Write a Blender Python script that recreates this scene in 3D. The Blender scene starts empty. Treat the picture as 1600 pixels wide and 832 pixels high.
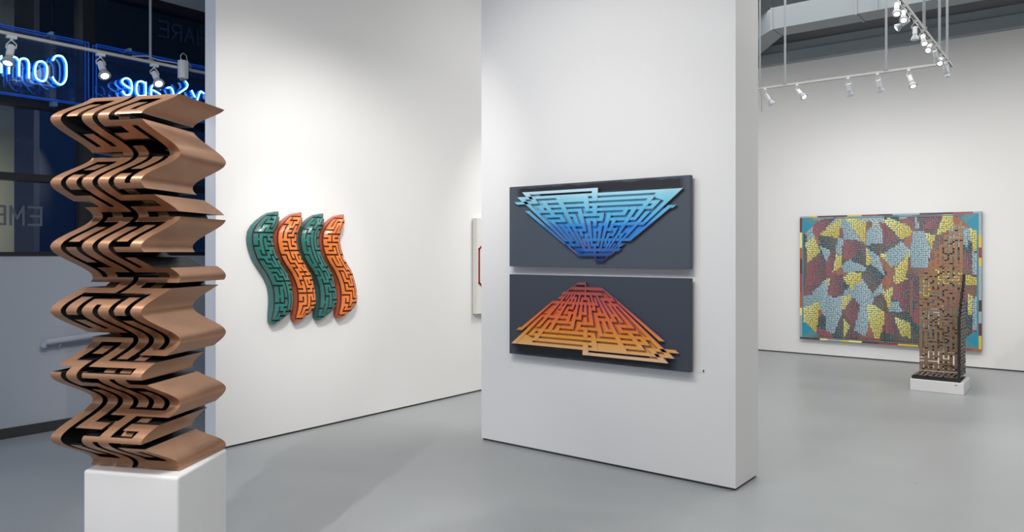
import bpy, math, random
from mathutils import Vector, Matrix
C = bpy.context.scene.collection
PI = math.pi

# ------------------------------------------------------------------ camera
TH = math.atan(911/1165.)          # the partition and the walls run along X and Y; the camera looks 38 degrees left of +Y
CT, ST = math.cos(TH), math.sin(TH)
def W(x, d):                       # camera-aligned plan (right, forward) -> world plan
    return (x*CT - d*ST, x*ST + d*CT)
cam_d = bpy.data.cameras.new('camera'); cam = bpy.data.objects.new('camera', cam_d); C.objects.link(cam)
cam.location = (0, 0, 1.6); cam.rotation_euler = (PI/2, 0, TH)
cam_d.sensor_width = 36; cam_d.lens = 1165/1600*36; cam_d.shift_y = -22/1600
cam_d.clip_start = .05; cam_d.clip_end = 200
bpy.context.scene.camera = cam

# ------------------------------------------------------------------ view, world, lights
vs = bpy.context.scene.view_settings
vs.view_transform = 'Standard'; vs.look = 'None'; vs.gamma = 1; vs.exposure = 0.0; vs.use_curve_mapping = False
wd = bpy.data.worlds.new('dusk'); bpy.context.scene.world = wd; wd.use_nodes = True
wd.node_tree.nodes['Background'].inputs[0].default_value = (.015, .08, .20, 1)
wd.node_tree.nodes['Background'].inputs[1].default_value = 1.5

WARM = (1, .955, .90); COOL = (.93, .97, 1)
def aim(o, tgt):
    o.rotation_euler = (Vector(tgt) - o.location).to_track_quat('-Z', 'Y').to_euler()
def spot(loc, tgt, w, deg=60, blend=.9, r=.035, col=WARM):
    l = bpy.data.lights.new('spotlight', 'SPOT'); l.energy = w; l.spot_size = math.radians(deg); l.spot_blend = blend
    l.shadow_soft_size = r; l.color = col
    o = bpy.data.objects.new('spotlight', l); C.objects.link(o); o.location = loc; aim(o, tgt); return o
def area(loc, tgt, w, sx, sy, col):
    l = bpy.data.lights.new('area_light', 'AREA'); l.shape = 'RECTANGLE'; l.size = sx; l.size_y = sy; l.energy = w; l.color = col
    o = bpy.data.objects.new('area_light', l); C.objects.link(o); o.location = loc; aim(o, tgt); return o
# gallery's overhead track spots, plus extras added to brighten plinth, relief crests and lattice
for a_, b_, w_, d_ in (((-3.1, 2.6, 3.7), (-5.56, 3.9, 1.9), 205, 66), ((-3.0, 2.9, 3.7), (-5.56, 5.0, 1.7), 150, 62), ((-3.6, 6.9, 3.7), (-5.56, 7.2, 1.8), 120, 62), ((-1.9, 4.1, 3.7), (-5.56, 4.0, 1.35), 150, 30),
                       ((-3.7, 2.5, 3.7), (-3.4, 4.84, 2.5), 58, 78), ((-2.2, 2.3, 3.7), (-2.6, 4.84, 2.4), 74, 78), ((-2.9, 2.2, 3.7), (-3.0, 4.84, 1.0), 62, 70),
                       ((-3.3, 8.4, 3.30), (-3.2, 12, 1.7), 72, 80), ((-1.7, 8.4, 3.30), (-1.9, 12, 1.6), 78, 80), ((0.2, 8.4, 3.30), (0.0, 12, 1.7), 56, 85), ((-2.5, 8.4, 3.30), (-2.6, 12, 1.3), 46, 70),
                       ((-2.0, -.4, 3.8), (-3.1, 1.5, 1.8), 300, 36), ((-3.9, .2, 3.9), (-3.1, 1.55, 1.9), 110, 40), ((-2.5, -1.0, 2.9), (-3.02, 1.4, .45), 150, 30), ((0.6, 5.2, 3.7), (-1.5, 9.9, .9), 110, 40), ((-.9, 4.6, 3.9), (-1.5, 9.9, 1.2), 80, 36)):
    spot(a_, b_, w_, d_, col=(1, .98, .955))
area((-.8, .3, 4.9), (-.8, .3, 0), 225, 6, 3.8, (.99, .99, 1))  # soft ceiling fill added for ambient brightness in the front room
area((-1.0, 8.0, 5.0), (-1.0, 8.0, 0), 265, 7, 5, (1, .99, .985))  # the same kind of added fill over the back room
# dusk daylight and street glow through the shopfront that continues behind the camera on the left
area((-6.4, -1.6, 2.6), (-6.2, 4.5, .8), 42, 1.7, 2.2, (.42, .60, 1))

# ------------------------------------------------------------------ materials
def srgb(r, g, b, a=1):
    f = lambda v: (v/255/12.92) if v/255 <= .04045 else ((v/255+.055)/1.055)**2.4
    return (f(r), f(g), f(b), a)
def mat(name, col, rough=.5, metal=0, noise=0, nscale=8, bump=0, bscale=60, spec=.5, coat=0, emit=None, es=0):
    m = bpy.data.materials.new(name); m.use_nodes = True; nt = m.node_tree; b = nt.nodes['Principled BSDF']
    b.inputs['Base Color'].default_value = col; b.inputs['Roughness'].default_value = rough; b.inputs['Metallic'].default_value = metal
    b.inputs['Specular IOR Level'].default_value = spec; b.inputs['Coat Weight'].default_value = coat; b.inputs['Coat Roughness'].default_value = .08
    tc = nt.nodes.new('ShaderNodeTexCoord')
    if noise:
        n = nt.nodes.new('ShaderNodeTexNoise'); n.inputs['Scale'].default_value = nscale; n.inputs['Detail'].default_value = 5
        nt.links.new(tc.outputs['Object'], n.inputs['Vector'])
        r = nt.nodes.new('ShaderNodeMapRange'); r.inputs[3].default_value = 1-noise; r.inputs[4].default_value = 1+noise
        nt.links.new(n.outputs[0], r.inputs[0])
        mx = nt.nodes.new('ShaderNodeVectorMath'); mx.operation = 'SCALE'; mx.inputs[0].default_value = col[:3]
        nt.links.new(r.outputs[0], mx.inputs['Scale']); nt.links.new(mx.outputs[0], b.inputs['Base Color'])
    if bump:
        n2 = nt.nodes.new('ShaderNodeTexNoise'); n2.inputs['Scale'].default_value = bscale; n2.inputs['Detail'].default_value = 3
        nt.links.new(tc.outputs['Object'], n2.inputs['Vector'])
        bp = nt.nodes.new('ShaderNodeBump'); bp.inputs['Strength'].default_value = bump; bp.inputs['Distance'].default_value = .004
        nt.links.new(n2.outputs[0], bp.inputs['Height']); nt.links.new(bp.outputs[0], b.inputs['Normal'])
    if emit:
        b.inputs['Emission Color'].default_value = emit; b.inputs['Emission Strength'].default_value = es
    return m
M = {}
M['wall'] = mat('white_wall_paint', (.80, .79, .775, 1), .75, noise=.012, nscale=1.3, bump=.12, bscale=120)
M['white'] = mat('white_plinth_paint', (.80, .79, .785, 1), .5, noise=.01, bump=.05)
M['bluewall'] = mat('grey_wall_paint', (.40, .43, .475, 1), .7, noise=.02, nscale=2)
M['reveal'] = mat('dark_shadow_gap', (.07, .065, .06, 1), .8)
M['base'] = mat('dark_rubber_baseboard', (.035, .035, .035, 1), .55)
M['ceil'] = mat('grey_ceiling_paint', (.30, .345, .37, 1), .7, noise=.05)
M['ceil2'] = mat('brownish_grey_soffit_paint', (.27, .27, .275, 1), .7)
M['duct'] = mat('grey_duct_paint', (.255, .285, .30, 1), .55, noise=.05, nscale=3)
M['frame'] = mat('dark_anodised_frame', (.022, .022, .026, 1), .4, metal=.3)
M['track'] = mat('white_track_metal', (.56, .55, .52, 1), .45)
M['rod'] = mat('grey_rod_metal', (.30, .33, .35, 1), .45)
M['lampbody'] = mat('white_lamp_metal', (.75, .76, .77, 1), .35)
M['lampglass'] = mat('frosted_lamp_glass', (.42, .45, .48, 1), .25, spec=.8)
M['lampoff'] = mat('unlit_lamp_face', (.5, .54, .58, 1), .2)
M['lampon'] = mat('lit_lamp_face', (1, 1, 1, 1), .4, emit=(1, .98, .95, 1), es=7)
M['bronze'] = mat('brown_bronze_patina', srgb(178, 134, 104), .34, metal=.62, noise=.14, nscale=9, bump=.15, bscale=25)
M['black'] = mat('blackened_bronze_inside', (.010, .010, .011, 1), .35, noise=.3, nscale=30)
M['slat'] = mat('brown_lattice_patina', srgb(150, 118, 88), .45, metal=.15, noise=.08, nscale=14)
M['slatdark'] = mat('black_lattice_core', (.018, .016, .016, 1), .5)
M['slattop'] = mat('dull_taupe_patina', srgb(125, 112, 104), .5, metal=.1, noise=.1, nscale=20)

def floor_mat():
    m = bpy.data.materials.new('grey_painted_concrete'); m.use_nodes = True; nt = m.node_tree; b = nt.nodes['Principled BSDF']
    tc = nt.nodes.new('ShaderNodeTexCoord')
    n = nt.nodes.new('ShaderNodeTexNoise'); n.inputs['Scale'].default_value = .9; n.inputs['Detail'].default_value = 7; n.inputs['Roughness'].default_value = .6
    nt.links.new(tc.outputs['Object'], n.inputs['Vector'])
    cr = nt.nodes.new('ShaderNodeValToRGB'); cr.color_ramp.elements[0].position = .3; cr.color_ramp.elements[1].position = .75
    cr.color_ramp.elements[0].color = (.335, .35, .355, 1); cr.color_ramp.elements[1].color = (.39, .405, .405, 1)
    nt.links.new(n.outputs[0], cr.inputs[0])
    v = nt.nodes.new('ShaderNodeTexVoronoi'); v.inputs['Scale'].default_value = 1.6; nt.links.new(tc.outputs['Object'], v.inputs['Vector'])
    th = nt.nodes.new('ShaderNodeMath'); th.operation = 'LESS_THAN'; th.inputs[1].default_value = .013; nt.links.new(v.outputs['Distance'], th.inputs[0])
    mx = nt.nodes.new('ShaderNodeMix'); mx.data_type = 'RGBA'; mx.inputs[7].default_value = (.16, .16, .16, 1)
    nt.links.new(th.outputs[0], mx.inputs[0]); nt.links.new(cr.outputs[0], mx.inputs[6]); nt.links.new(mx.outputs[2], b.inputs['Base Color'])
    mr = nt.nodes.new('ShaderNodeMapRange'); mr.inputs[3].default_value = .24; mr.inputs[4].default_value = .40
    nt.links.new(n.outputs[0], mr.inputs[0]); nt.links.new(mr.outputs[0], b.inputs['Roughness'])
    b.inputs['Specular IOR Level'].default_value = .4
    return m
M['floor'] = floor_mat()

def glass_mat(name, tint, r=.06):
    m = bpy.data.materials.new(name); m.use_nodes = True; nt = m.node_tree
    for n in list(nt.nodes):
        if n.type != 'OUTPUT_MATERIAL': nt.nodes.remove(n)
    t = nt.nodes.new('ShaderNodeBsdfTransparent'); t.inputs[0].default_value = tint
    g = nt.nodes.new('ShaderNodeBsdfGlossy'); g.inputs['Roughness'].default_value = 0.0; g.inputs[0].default_value = (.9, .95, 1, 1)
    f = nt.nodes.new('ShaderNodeFresnel'); f.inputs[0].default_value = 1.5
    mx = nt.nodes.new('ShaderNodeMixShader'); nt.links.new(f.outputs[0], mx.inputs[0]); nt.links.new(t.outputs[0], mx.inputs[1]); nt.links.new(g.outputs[0], mx.inputs[2])
    nt.links.new(mx.outputs[0], nt.nodes['Material Output'].inputs[0])
    return m
M['glass'] = glass_mat('window_glass', (.86, .92, .96, 1)); M['acrylic'] = glass_mat('clear_acrylic', (.80, .90, 1, 1))

# ------------------------------------------------------------------ mesh helpers
class MB:
    def __init__(s): s.v = []; s.f = []; s.m = []; s.sm = []
    def vert(s, p): s.v.append(tuple(p)); return len(s.v)-1
    def face(s, idx, m=0, sm=False): s.f.append(tuple(idx)); s.m.append(m); s.sm.append(sm)
    def box(s, a, b, m=0):
        (x0, y0, z0), (x1, y1, z1) = a, b
        if x0 > x1: x0, x1 = x1, x0
        if y0 > y1: y0, y1 = y1, y0
        if z0 > z1: z0, z1 = z1, z0
        i = [s.vert(p) for p in ((x0,y0,z0),(x1,y0,z0),(x1,y1,z0),(x0,y1,z0),(x0,y0,z1),(x1,y0,z1),(x1,y1,z1),(x0,y1,z1))]
        for q in ((3,2,1,0),(4,5,6,7),(0,1,5,4),(1,2,6,5),(2,3,7,6),(3,0,4,7)): s.face([i[k] for k in q], m)
        return s
    def prism(s, base, off, m=0, mside=None, mback=None):        # base polygon (counter-clockwise seen from the +off side) extruded by off
        n = len(base); o = Vector(off)
        a = [s.vert(p) for p in base]; b = [s.vert(Vector(p)+o) for p in base]
        s.face(a[::-1], m if mback is None else mback); s.face(b, m)
        for i in range(n):
            j = (i+1) % n
            if callable(mside):
                e = Vector(base[j])-Vector(base[i]); nn = e.cross(o).normalized(); mm = mside(nn)
            else: mm = m if mside is None else mside
            s.face((a[i], a[j], b[j], b[i]), mm)
        return s
    def tube(s, pts, r, n=10, m=0, closed=False, cap=True):
        P = [Vector(p) for p in pts]; rings = []
        N = len(P)
        up = None
        for i, p in enumerate(P):
            if closed: d = P[(i+1) % N]-P[i-1]
            else: d = P[min(i+1, N-1)]-P[max(i-1, 0)]
            d.normalize()
            if up is None: up = Vector((0, 0, 1)) if abs(d.z) < .9 else Vector((1, 0, 0))
            a = d.cross(up).normalized(); b2 = a.cross(d).normalized(); up = b2
            rr = r[i] if isinstance(r, (list, tuple)) else r
            rings.append([s.vert(p + a*math.cos(2*PI*k/n)*rr + b2*math.sin(2*PI*k/n)*rr) for k in range(n)])
        R = range(N if closed else N-1)
        for i in R:
            A, B = rings[i], rings[(i+1) % N]
            for k in range(n): s.face((A[k], A[(k+1) % n], B[(k+1) % n], B[k]), m, True)
        if cap and not closed: s.face(rings[0][::-1], m); s.face(rings[-1], m)
        return s
    def build(s, name, mats, parent=None, loc=None, recalc=True):
        me = bpy.data.meshes.new(name); me.from_pydata(s.v, [], s.f)
        for m_ in (mats if isinstance(mats, (list, tuple)) else [mats]): me.materials.append(m_)
        me.polygons.foreach_set('material_index', s.m); me.polygons.foreach_set('use_smooth', s.sm)
        me.update()
        if recalc:
            import bmesh
            bm = bmesh.new(); bm.from_mesh(me); bmesh.ops.recalc_face_normals(bm, faces=bm.faces); bm.to_mesh(me); bm.free()
        if any(s.sm): me.set_sharp_from_angle(angle=math.radians(38))
        o = bpy.data.objects.new(name, me); C.objects.link(o)
        if parent: o.parent = parent
        if loc: o.location = loc
        return o
def tag(o, label=None, cat=None, group=None, kind=None):
    if label: o['label'] = label
    if cat: o['category'] = cat
    if group: o['group'] = group
    if kind: o['kind'] = kind
    return o
def thing(name, loc, label, cat, group=None, rz=0):
    o = bpy.data.objects.new(name, None); C.objects.link(o); o.location = loc; o.rotation_euler = (0, 0, rz); o.empty_display_size = .1
    return tag(o, label, cat, group)
def copy_tree(o, parent=None):
    c = o.copy(); C.objects.link(c)
    if parent: c.parent = parent
    for ch in list(o.children): copy_tree(ch, c)
    return c
def bevel(o, w=.005, seg=2):
    md = o.modifiers.new('bevel', 'BEVEL'); md.width = w; md.segments = seg; md.limit_method = 'ANGLE'; return o
def struct(mb, name, m, bev=0):
    o = mb.build(name, m); o['kind'] = 'structure'
    if bev: bevel(o, bev)
    return o

# ------------------------------------------------------------------ the setting
struct(MB().box((-7.5, -4.2, -.2), (7.2, 12.2, 0)), 'floor', M['floor'])
struct(MB().box((-7.7, -4.2, 5.3), (7.2, 12.2, 5.4)), 'ceiling', M['ceil'])
GAP = .018
def wall(name, a, b, m='wall', inset=(0, 0, 0, 0)):          # wall slab standing on a dark recessed shadow-gap strip
    (x0, y0), (x1, y1) = a, b
    z1 = b[2] if len(b) > 2 else 5.3
    return None
def wallbox(name, x0, y0, x1, y1, z1, m='wall', ins=.012):
    w = struct(MB().box((x0, y0, GAP), (x1, y1, z1)), name, M[m])
    g = MB().box((x0+ins, y0+ins, 0), (x1-ins, y1-ins, GAP)).build('shadow_gap', M['reveal'], w)
    return w
wallbox('wall_left', -5.72, 3.25, -5.56, 12.0, 5.3)
wallbox('wall_partition', -4.115, 4.84, -1.89, 5.262, 3.95)
wallbox('wall_back', -5.56, 12.0, 7.0, 12.15, 4.58)
wallbox('wall_right', 7.0, -4.0, 7.15, 12.15, 5.3)
wallbox('wall_front', -7.5, -4.15, 7.15, -4.0, 5.3)
# upper band above the back wall: two stepped steel bands and the dark soffit behind the duct
struct(MB().box((-5.56, 11.86, 4.58), (7.0, 12.1, 4.745)), 'trim_1', M['ceil'])
struct(MB().box((-5.56, 11.90, 4.755), (7.0, 12.1, 4.885)), 'trim_2', M['ceil'])
struct(MB().box((-5.56, 11.95, 4.895), (7.0, 12.1, 5.3)), 'trim_3', M['ceil2'])
d = MB()
d.box((-3.53, 10.40, 4.70), (5.5, 10.80, 5.22))
d.prism([(-3.53, 10.40, 4.70), (-3.53, 10.80, 4.70), (-4.25, 11.75, 4.70), (-4.65, 11.45, 4.70)], (0, 0, .52))
for x in (-2.45, 0.1, 2.6): d.box((x-.015, 10.39, 4.69), (x+.015, 10.81, 5.23))
d.box((-3.56, 10.39, 4.69), (-3.53, 10.81, 5.23))
o = d.build('ceiling_duct', M['duct']); tag(o, 'grey painted rectangular air duct with flanged seams under the ceiling above the back wall', 'duct')
for x in (-2.2, .2, 2.7):
    for y in (10.37, 10.83): MB().tube([(x, y, 4.69), (x, y, 5.3)], .008, 6).build('hanger_rod', M['rod'], o)

# shopfront wall, windows 1-4, handrail
XW = -7.35
ww = MB()
ww.box((XW-.2, -4.2, 0), (XW, 6.5, 1.565)); ww.box((XW-.2, -4.2, 4.11), (XW, 6.5, 5.3)); ww.box((XW-.2, 6.3, 1.565), (XW, 6.5, 4.11))
struct(ww, 'wall_window', M['bluewall'])
struct(MB().box((-7.5, 6.5, 0), (-5.72, 6.65, 5.3)), 'wall_alcove', M['bluewall'])
struct(MB().box((XW, -4.0, 0), (XW+.018, 6.45, .088)), 'baseboard_window', M['base'])
fr = MB()
X0, X1 = XW-.12, XW+.01
fr.box((X0, -4, 1.565), (X1, 6.3, 1.60)); fr.box((X0, -4, 4.03), (X1, 6.3, 4.11))
fr.box((X0, -4, 2.222), (X1, 6.3, 2.285)); fr.box((X0, -4, 2.875), (X1, 6.3, 2.965))
for y in (-3.2, -.15, 2.969, 6.1): fr.box((X0+.003, y, 1.6), (X1+.012, y+.105, 4.03))
o = struct(fr, 'trim_4', M['frame'])
k = 1
for ya, yb in ((-3.1, -.15), (-.045, 2.969), (3.074, 6.1)):
    for za, zb in ((1.60, 2.222), (2.285, 2.875), (2.965, 4.03)):
        if ya < -1 : continue
        struct(MB().box((XW-.075, ya, za), (XW-.067, yb, zb)), 'window_%d' % k, M['glass']); k += 1
# dim opaque continuation behind the camera
struct(MB().box((XW-.08, -4, 1.6), (XW-.05, -.15, 4.03)), 'window_%d' % k, M['frame'])
hr = thing('handrail', (XW, 2.64, .8), 'grey painted tubular handrail fixed to the blue-grey wall under the shop window', 'handrail')
MB().tube([(.055, 0, -.03), (.08, .0, .005), (.08, .5, .035), (.08, 3.2, .19)], .028, 14).build('rail', M['bluewall'], hr)
for t in (.12, 1.5, 2.9):
    MB().tube([(0, t, -.02+.058*t), (.06, t, -.05+.058*t), (.08, t, -.02+.058*t)], .009, 8).build('bracket', M['bluewall'], hr)
# ------------------------------------------------------------------ plinth and wavy bronze column
ZP = .706
pc = [(-3.2663, 1.3239), (-2.8620, 1.5120), (-3.1068, 1.8719)]
pc.append((pc[0][0]+pc[2][0]-pc[1][0], pc[0][1]+pc[2][1]-pc[1][1]))
ctr = (sum(p[0] for p in pc)/4, sum(p[1] for p in pc)/4)
pb = MB().prism([(x, y, 0) for x, y in pc], (0, 0, ZP)).build('plinth', M['white'])
tag(pb, 'tall white square plinth under the wavy bronze column at the left', 'plinth'); bevel(pb, .012, 3)

sA, sB, sC_, sD = (-1.762, 3.134), (-1.353, 3.043), (.053, .345), (-.089, -.145)
LAM, ZL = .2562, 2.133
def bwave(z):
    x = 2*PI*(ZL-z)/LAM
    return .5+.5*(math.cos(x)+.015*math.cos(3*x))/1.015
def BP(s, t, z):
    w = bwave(z)
    x = sA[0]+(sB[0]-sA[0])*s+sC_[0]*t+sD[0]*w; dd = sA[1]+(sB[1]-sA[1])*s+sC_[1]*t+sD[1]*w
    X, Y = W(x, dd); return (X-ctr[0], Y-ctr[1], z-ZP)
# maze on 6 columns x 37 rows; H = horizontal runs, V = vertical runs, the U lists pass underneath
BH = [(0,0,2),(0,3,5),(1,1,1),(2,4,5),(3,3,5),(4,3,4),(5,0,2),(6,0,2),(9,4,5),(10,0,1),(10,3,5),(11,0,2),(11,3,5),(12,1,2),(12,3,5),(15,4,5),
 (17,1,2),(17,3,5),(18,0,2),(18,3,5),(19,0,2),(19,3,5),(20,2,3),(23,0,2),(24,0,2),(25,4,5),(26,0,1),(26,2,5),(27,2,5),(28,1,2),(28,4,5),
 (31,2,5),(32,1,2),(32,4,5),(33,2,5),(34,4,5),(36,0,2),(36,3,5)]
BV = [(0,0,5),(2,0,11),(1,1,2),(3,0,3),(4,1,2),(5,0,2),(5,3,9),(4,3,4),(1,4,4.7),(0,6,10),(3,5,10),(1,6.6,7.2),(4,6,7),(1,8,9),(4,8,8.9),
 (1,10,10.8),(5,10,11),(0,11,18),(2,12,17),(1,13,14),(3,11,12),(3,13,17),(4,12.5,14),(1,15,16),(5,12,15),(5,17,18),(4,16,16.8),(1,17,17.7),
 (2,18,19),(3,18,19),(0,19,23),(2,20,23),(3,20,25.6),(1,19.6,21),(4,19.6,21),(5,19,25),(1,22,22.8),(4,22,25),(2,24,26),(0,24,26),(1,24.6,25.2),
 (1,26,28),(0,27,36),(3,27,30.6),(4,27,28),(5,26,27),(2,28,31),(1,29,32),(4,29,30.6),(5,28,31),(3,31,33),(5,32,33),(2,33,36),(3,33,36),(1,34,35),(4,34,35),(5,34,36),(3,35,36)]
UH = [(1,1,2),(2,1,3),(2,3,4),(4,1,2),(4,2,3),(5,2,3),(7,1,2),(6,3,4),(8,1,2),(9,1,3),(8,3,4),(9,3,4),(13,1,2),(14,1,2),(14,3,4),(15,0,3),(15,3,4),(16,1,2),
 (21,1,4),(22,1,2),(25,1,2),(27,0,2),(29,1,2),(34,1,2),(35,1,2),(35,3,4),(32,2,3)]
UV = [(4,2,3),(1,5,6),(4,9,10),(4,10,10.8),(1,11,12),(4,11,12),(4,17,18),(1,18,19),(4,18,19),(1,23,24),(4,25,26),(3,26,27),(4,26,27),(4,31,33),(4,33,34)]
def lattice(H, V, t0, t1, name, parent):
    hr, pitch = .0101, .0417
    se = []
    for c in range(6): q = .059+.1764*c; se += [q-.059, q+.059]
    se[0] = 0.; se[-1] = 1.
    ze = []; rc = []
    for r in range(37):
        zc = 2.235-pitch*r
        top, bot = zc+hr, zc-hr
        if r == 36: bot = ZP+.001
        nxt = zc-pitch+hr
        for i in range(3): ze.append(top+(bot-top)*i/3); rc.append(r-.25+.5*(i+.5)/3)
        ze.append(bot)
        if r < 36:
            for i in range(3): rc.append(r+.25+.5*(i+.5)/3)
            for i in (1, 2): ze.append(bot+(nxt-bot)*i/3)
    nJ = len(rc)
    F = [[0]*nJ for _ in range(11)]
    for r, a, b in H:
        for i in range(2*a, 2*b+1):
            for j in range(nJ):
                if abs(rc[j]-r) < .25: F[i][j] = 1
    for c, a, b in V:
        a2 = a-.25 if a == int(a) else a; b2 = b+.25 if b == int(b) else b
        for j in range(nJ):
            if a2 < rc[j] < b2: F[2*c][j] = 1
    mb = MB(); vi = {}
    def vv(i, j, k):
        if (i, j, k) not in vi: vi[(i, j, k)] = mb.vert(BP(se[i], (t0, t1)[k], ze[j]))
        return vi[(i, j, k)]
    f = lambda i, j: 0 <= i < 11 and 0 <= j < nJ and F[i][j]
    for i in range(11):
        for j in range(nJ):
            if not F[i][j]: continue
            mb.face((vv(i, j+1, 0), vv(i+1, j+1, 0), vv(i+1, j, 0), vv(i, j, 0)), 0, True)
            mb.face((vv(i, j, 1), vv(i+1, j, 1), vv(i+1, j+1, 1), vv(i, j+1, 1)), 0, True)
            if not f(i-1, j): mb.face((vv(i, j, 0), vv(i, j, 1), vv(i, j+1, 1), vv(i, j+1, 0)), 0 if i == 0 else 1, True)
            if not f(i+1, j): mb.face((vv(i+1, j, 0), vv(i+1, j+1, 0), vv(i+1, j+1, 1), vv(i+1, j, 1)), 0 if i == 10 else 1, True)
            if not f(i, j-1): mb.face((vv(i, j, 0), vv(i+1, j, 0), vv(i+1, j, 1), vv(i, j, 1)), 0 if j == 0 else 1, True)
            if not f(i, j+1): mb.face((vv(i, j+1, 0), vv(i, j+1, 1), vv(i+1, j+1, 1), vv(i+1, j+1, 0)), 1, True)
    return mb.build(name, [M['bronze'], M['black']], parent, recalc=False)
sc_ = thing('bronze_sculpture', (ctr[0], ctr[1], ZP), 'tall wavy brown bronze column cut into maze-like ribbons, standing on the white plinth', 'sculpture')
lattice(BH, BV, 0, 1, 'outer_ribbons', sc_)
u = lattice(UH, UV, .085, .915, 'inset_ribbons', sc_)

# ------------------------------------------------------------------ blue and orange perspective maze reliefs
def ramp_mat(name, stops, axis=2, rough=.35, coat=.3):
    m = bpy.data.materials.new(name); m.use_nodes = True; nt = m.node_tree; b = nt.nodes['Principled BSDF']
    g = nt.nodes.new('ShaderNodeTexCoord'); sp = nt.nodes.new('ShaderNodeSeparateXYZ'); nt.links.new(g.outputs['Object'], sp.inputs[0])
    a, z = stops[0][0], stops[-1][0]
    mr = nt.nodes.new('ShaderNodeMapRange'); mr.inputs[1].default_value = a; mr.inputs[2].default_value = z; nt.links.new(sp.outputs[axis], mr.inputs[0])
    cr = nt.nodes.new('ShaderNodeValToRGB'); nt.links.new(mr.outputs[0], cr.inputs[0]); e = cr.color_ramp.elements
    while len(e) < len(stops): e.new(.5)
    for el, (p, c) in zip(e, stops): el.position = (p-a)/(z-a)
    for el, (p, c) in zip(cr.color_ramp.elements, stops): el.color = srgb(*c)
    nt.links.new(cr.outputs[0], b.inputs['Base Color']); b.inputs['Roughness'].default_value = rough; b.inputs['Coat Weight'].default_value = coat
    return m
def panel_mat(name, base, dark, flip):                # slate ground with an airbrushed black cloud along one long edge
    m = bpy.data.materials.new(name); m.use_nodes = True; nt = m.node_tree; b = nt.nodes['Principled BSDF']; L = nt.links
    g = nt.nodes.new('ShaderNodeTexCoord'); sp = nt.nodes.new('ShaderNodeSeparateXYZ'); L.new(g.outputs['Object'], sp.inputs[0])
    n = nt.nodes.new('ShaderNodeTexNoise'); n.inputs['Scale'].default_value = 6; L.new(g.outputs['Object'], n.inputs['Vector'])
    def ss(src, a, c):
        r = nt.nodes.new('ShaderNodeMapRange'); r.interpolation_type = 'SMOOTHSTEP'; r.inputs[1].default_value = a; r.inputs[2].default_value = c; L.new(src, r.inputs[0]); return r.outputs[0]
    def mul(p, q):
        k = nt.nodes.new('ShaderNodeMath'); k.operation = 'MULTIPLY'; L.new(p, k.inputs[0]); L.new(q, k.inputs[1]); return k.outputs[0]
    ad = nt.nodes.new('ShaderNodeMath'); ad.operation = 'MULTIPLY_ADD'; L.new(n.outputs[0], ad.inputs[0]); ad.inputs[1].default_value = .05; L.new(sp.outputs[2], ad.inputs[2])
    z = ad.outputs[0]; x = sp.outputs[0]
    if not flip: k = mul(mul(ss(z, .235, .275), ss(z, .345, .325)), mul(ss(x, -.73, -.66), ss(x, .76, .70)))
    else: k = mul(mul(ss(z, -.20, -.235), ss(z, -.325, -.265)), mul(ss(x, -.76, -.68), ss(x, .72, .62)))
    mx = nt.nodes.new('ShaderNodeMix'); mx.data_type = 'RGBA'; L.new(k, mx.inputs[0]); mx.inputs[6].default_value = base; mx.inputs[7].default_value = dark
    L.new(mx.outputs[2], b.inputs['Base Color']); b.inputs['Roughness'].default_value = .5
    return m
# maze grid: rows from wide edge (0) to the apex (14), columns -9..9 converging
DH = [(0,-7.2,0),(1,-8.25,8),(2,-9.25,-7),(2,-6,-4),(2,-1,6),(3,-7,-1),(3,-1,7),(4,-8,-6),(4,-6,-4),(4,-4,-2),(4,-1,4),(4,4,5),(4,5,6),(4,6,7),(4,9,9.3),(5,-7,-5),(5,-4,-3),
 (5,-2,1),(5,2,4),(6,-7,-5),(6,-1,1),(6,2,5),(6,5,6),(7,-5,-4),(7,-4,-2),(7,3,5),(7,5,7),(7,7,8),(7,1,2),(8,-6,-5),(8,-4,-2),(8,0,1),(8,2,4),(9,-2,-1),(9,3,4),(9,5,6),
 (10,-8,-7),(10,-7,-6),(10,-3,9),(11,-9,-5),(11,-1,1),(11,3,5),(11,7,8.3),(12,-6,9),(13,-9,8),(14,0,7)]
DV = [(-7.2,0,1),(0,0,2),(-8.25,1,2),(-7,1,2),(-8.15,2,10),(-9.2,4,11),(-9,11,13),(-6,2,3),(-7,3,4),(-6,3,5),(-4,1,3),(-1,1,4),(0,3.5,5),(8,1,7),(6,2,3),(7,3,4),(9,4,10),
 (-4,3,12),(-2,4,8),(-3,5,7),(1,5,6),(-1,6,11),(0,6,7),(0,8,10),(1,7,11),(2,5,12),(4,4,5),(5,4,12),(6,3,6),(7,5,12),(3,6,8),(4,8,9),(6,9,10),(3,9,10),
 (-5,5,6),(-7,6,11),(-6,7,9),(-5,7,11),(-6,9,10),(-2,9,10),(-3,8,9),(3,10,11),(4,10,12),(-2,10,12),(0,11,14),(8,11,12),(8,12,13),(7,13,14),(-3,10,11),(6,11,12)]
ZR = lambda r: (2.065-.0376*r)            # heights on the blue panel
XA, ZA, MC = -2.930, 1.463, .148
HW, HT = .0108, .29
def merge(runs, key, lo, hi):
    d = {}
    for q in runs: d.setdefault(q[key], []).append([q[lo], q[hi]])
    out = []
    for k in d:
        cur = None
        for a, b in sorted(d[k]):
            if cur and a <= cur[1]: cur[1] = max(cur[1], b)
            else:
                cur = [a, b]; out.append((k, cur))
    return [(k, a, b) for k, (a, b) in out]
DH = merge(DH, 0, 1, 2); DV = merge(DV, 0, 1, 2)
def dcol(k, z): return XA+k*MC*(z-ZA)
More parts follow.
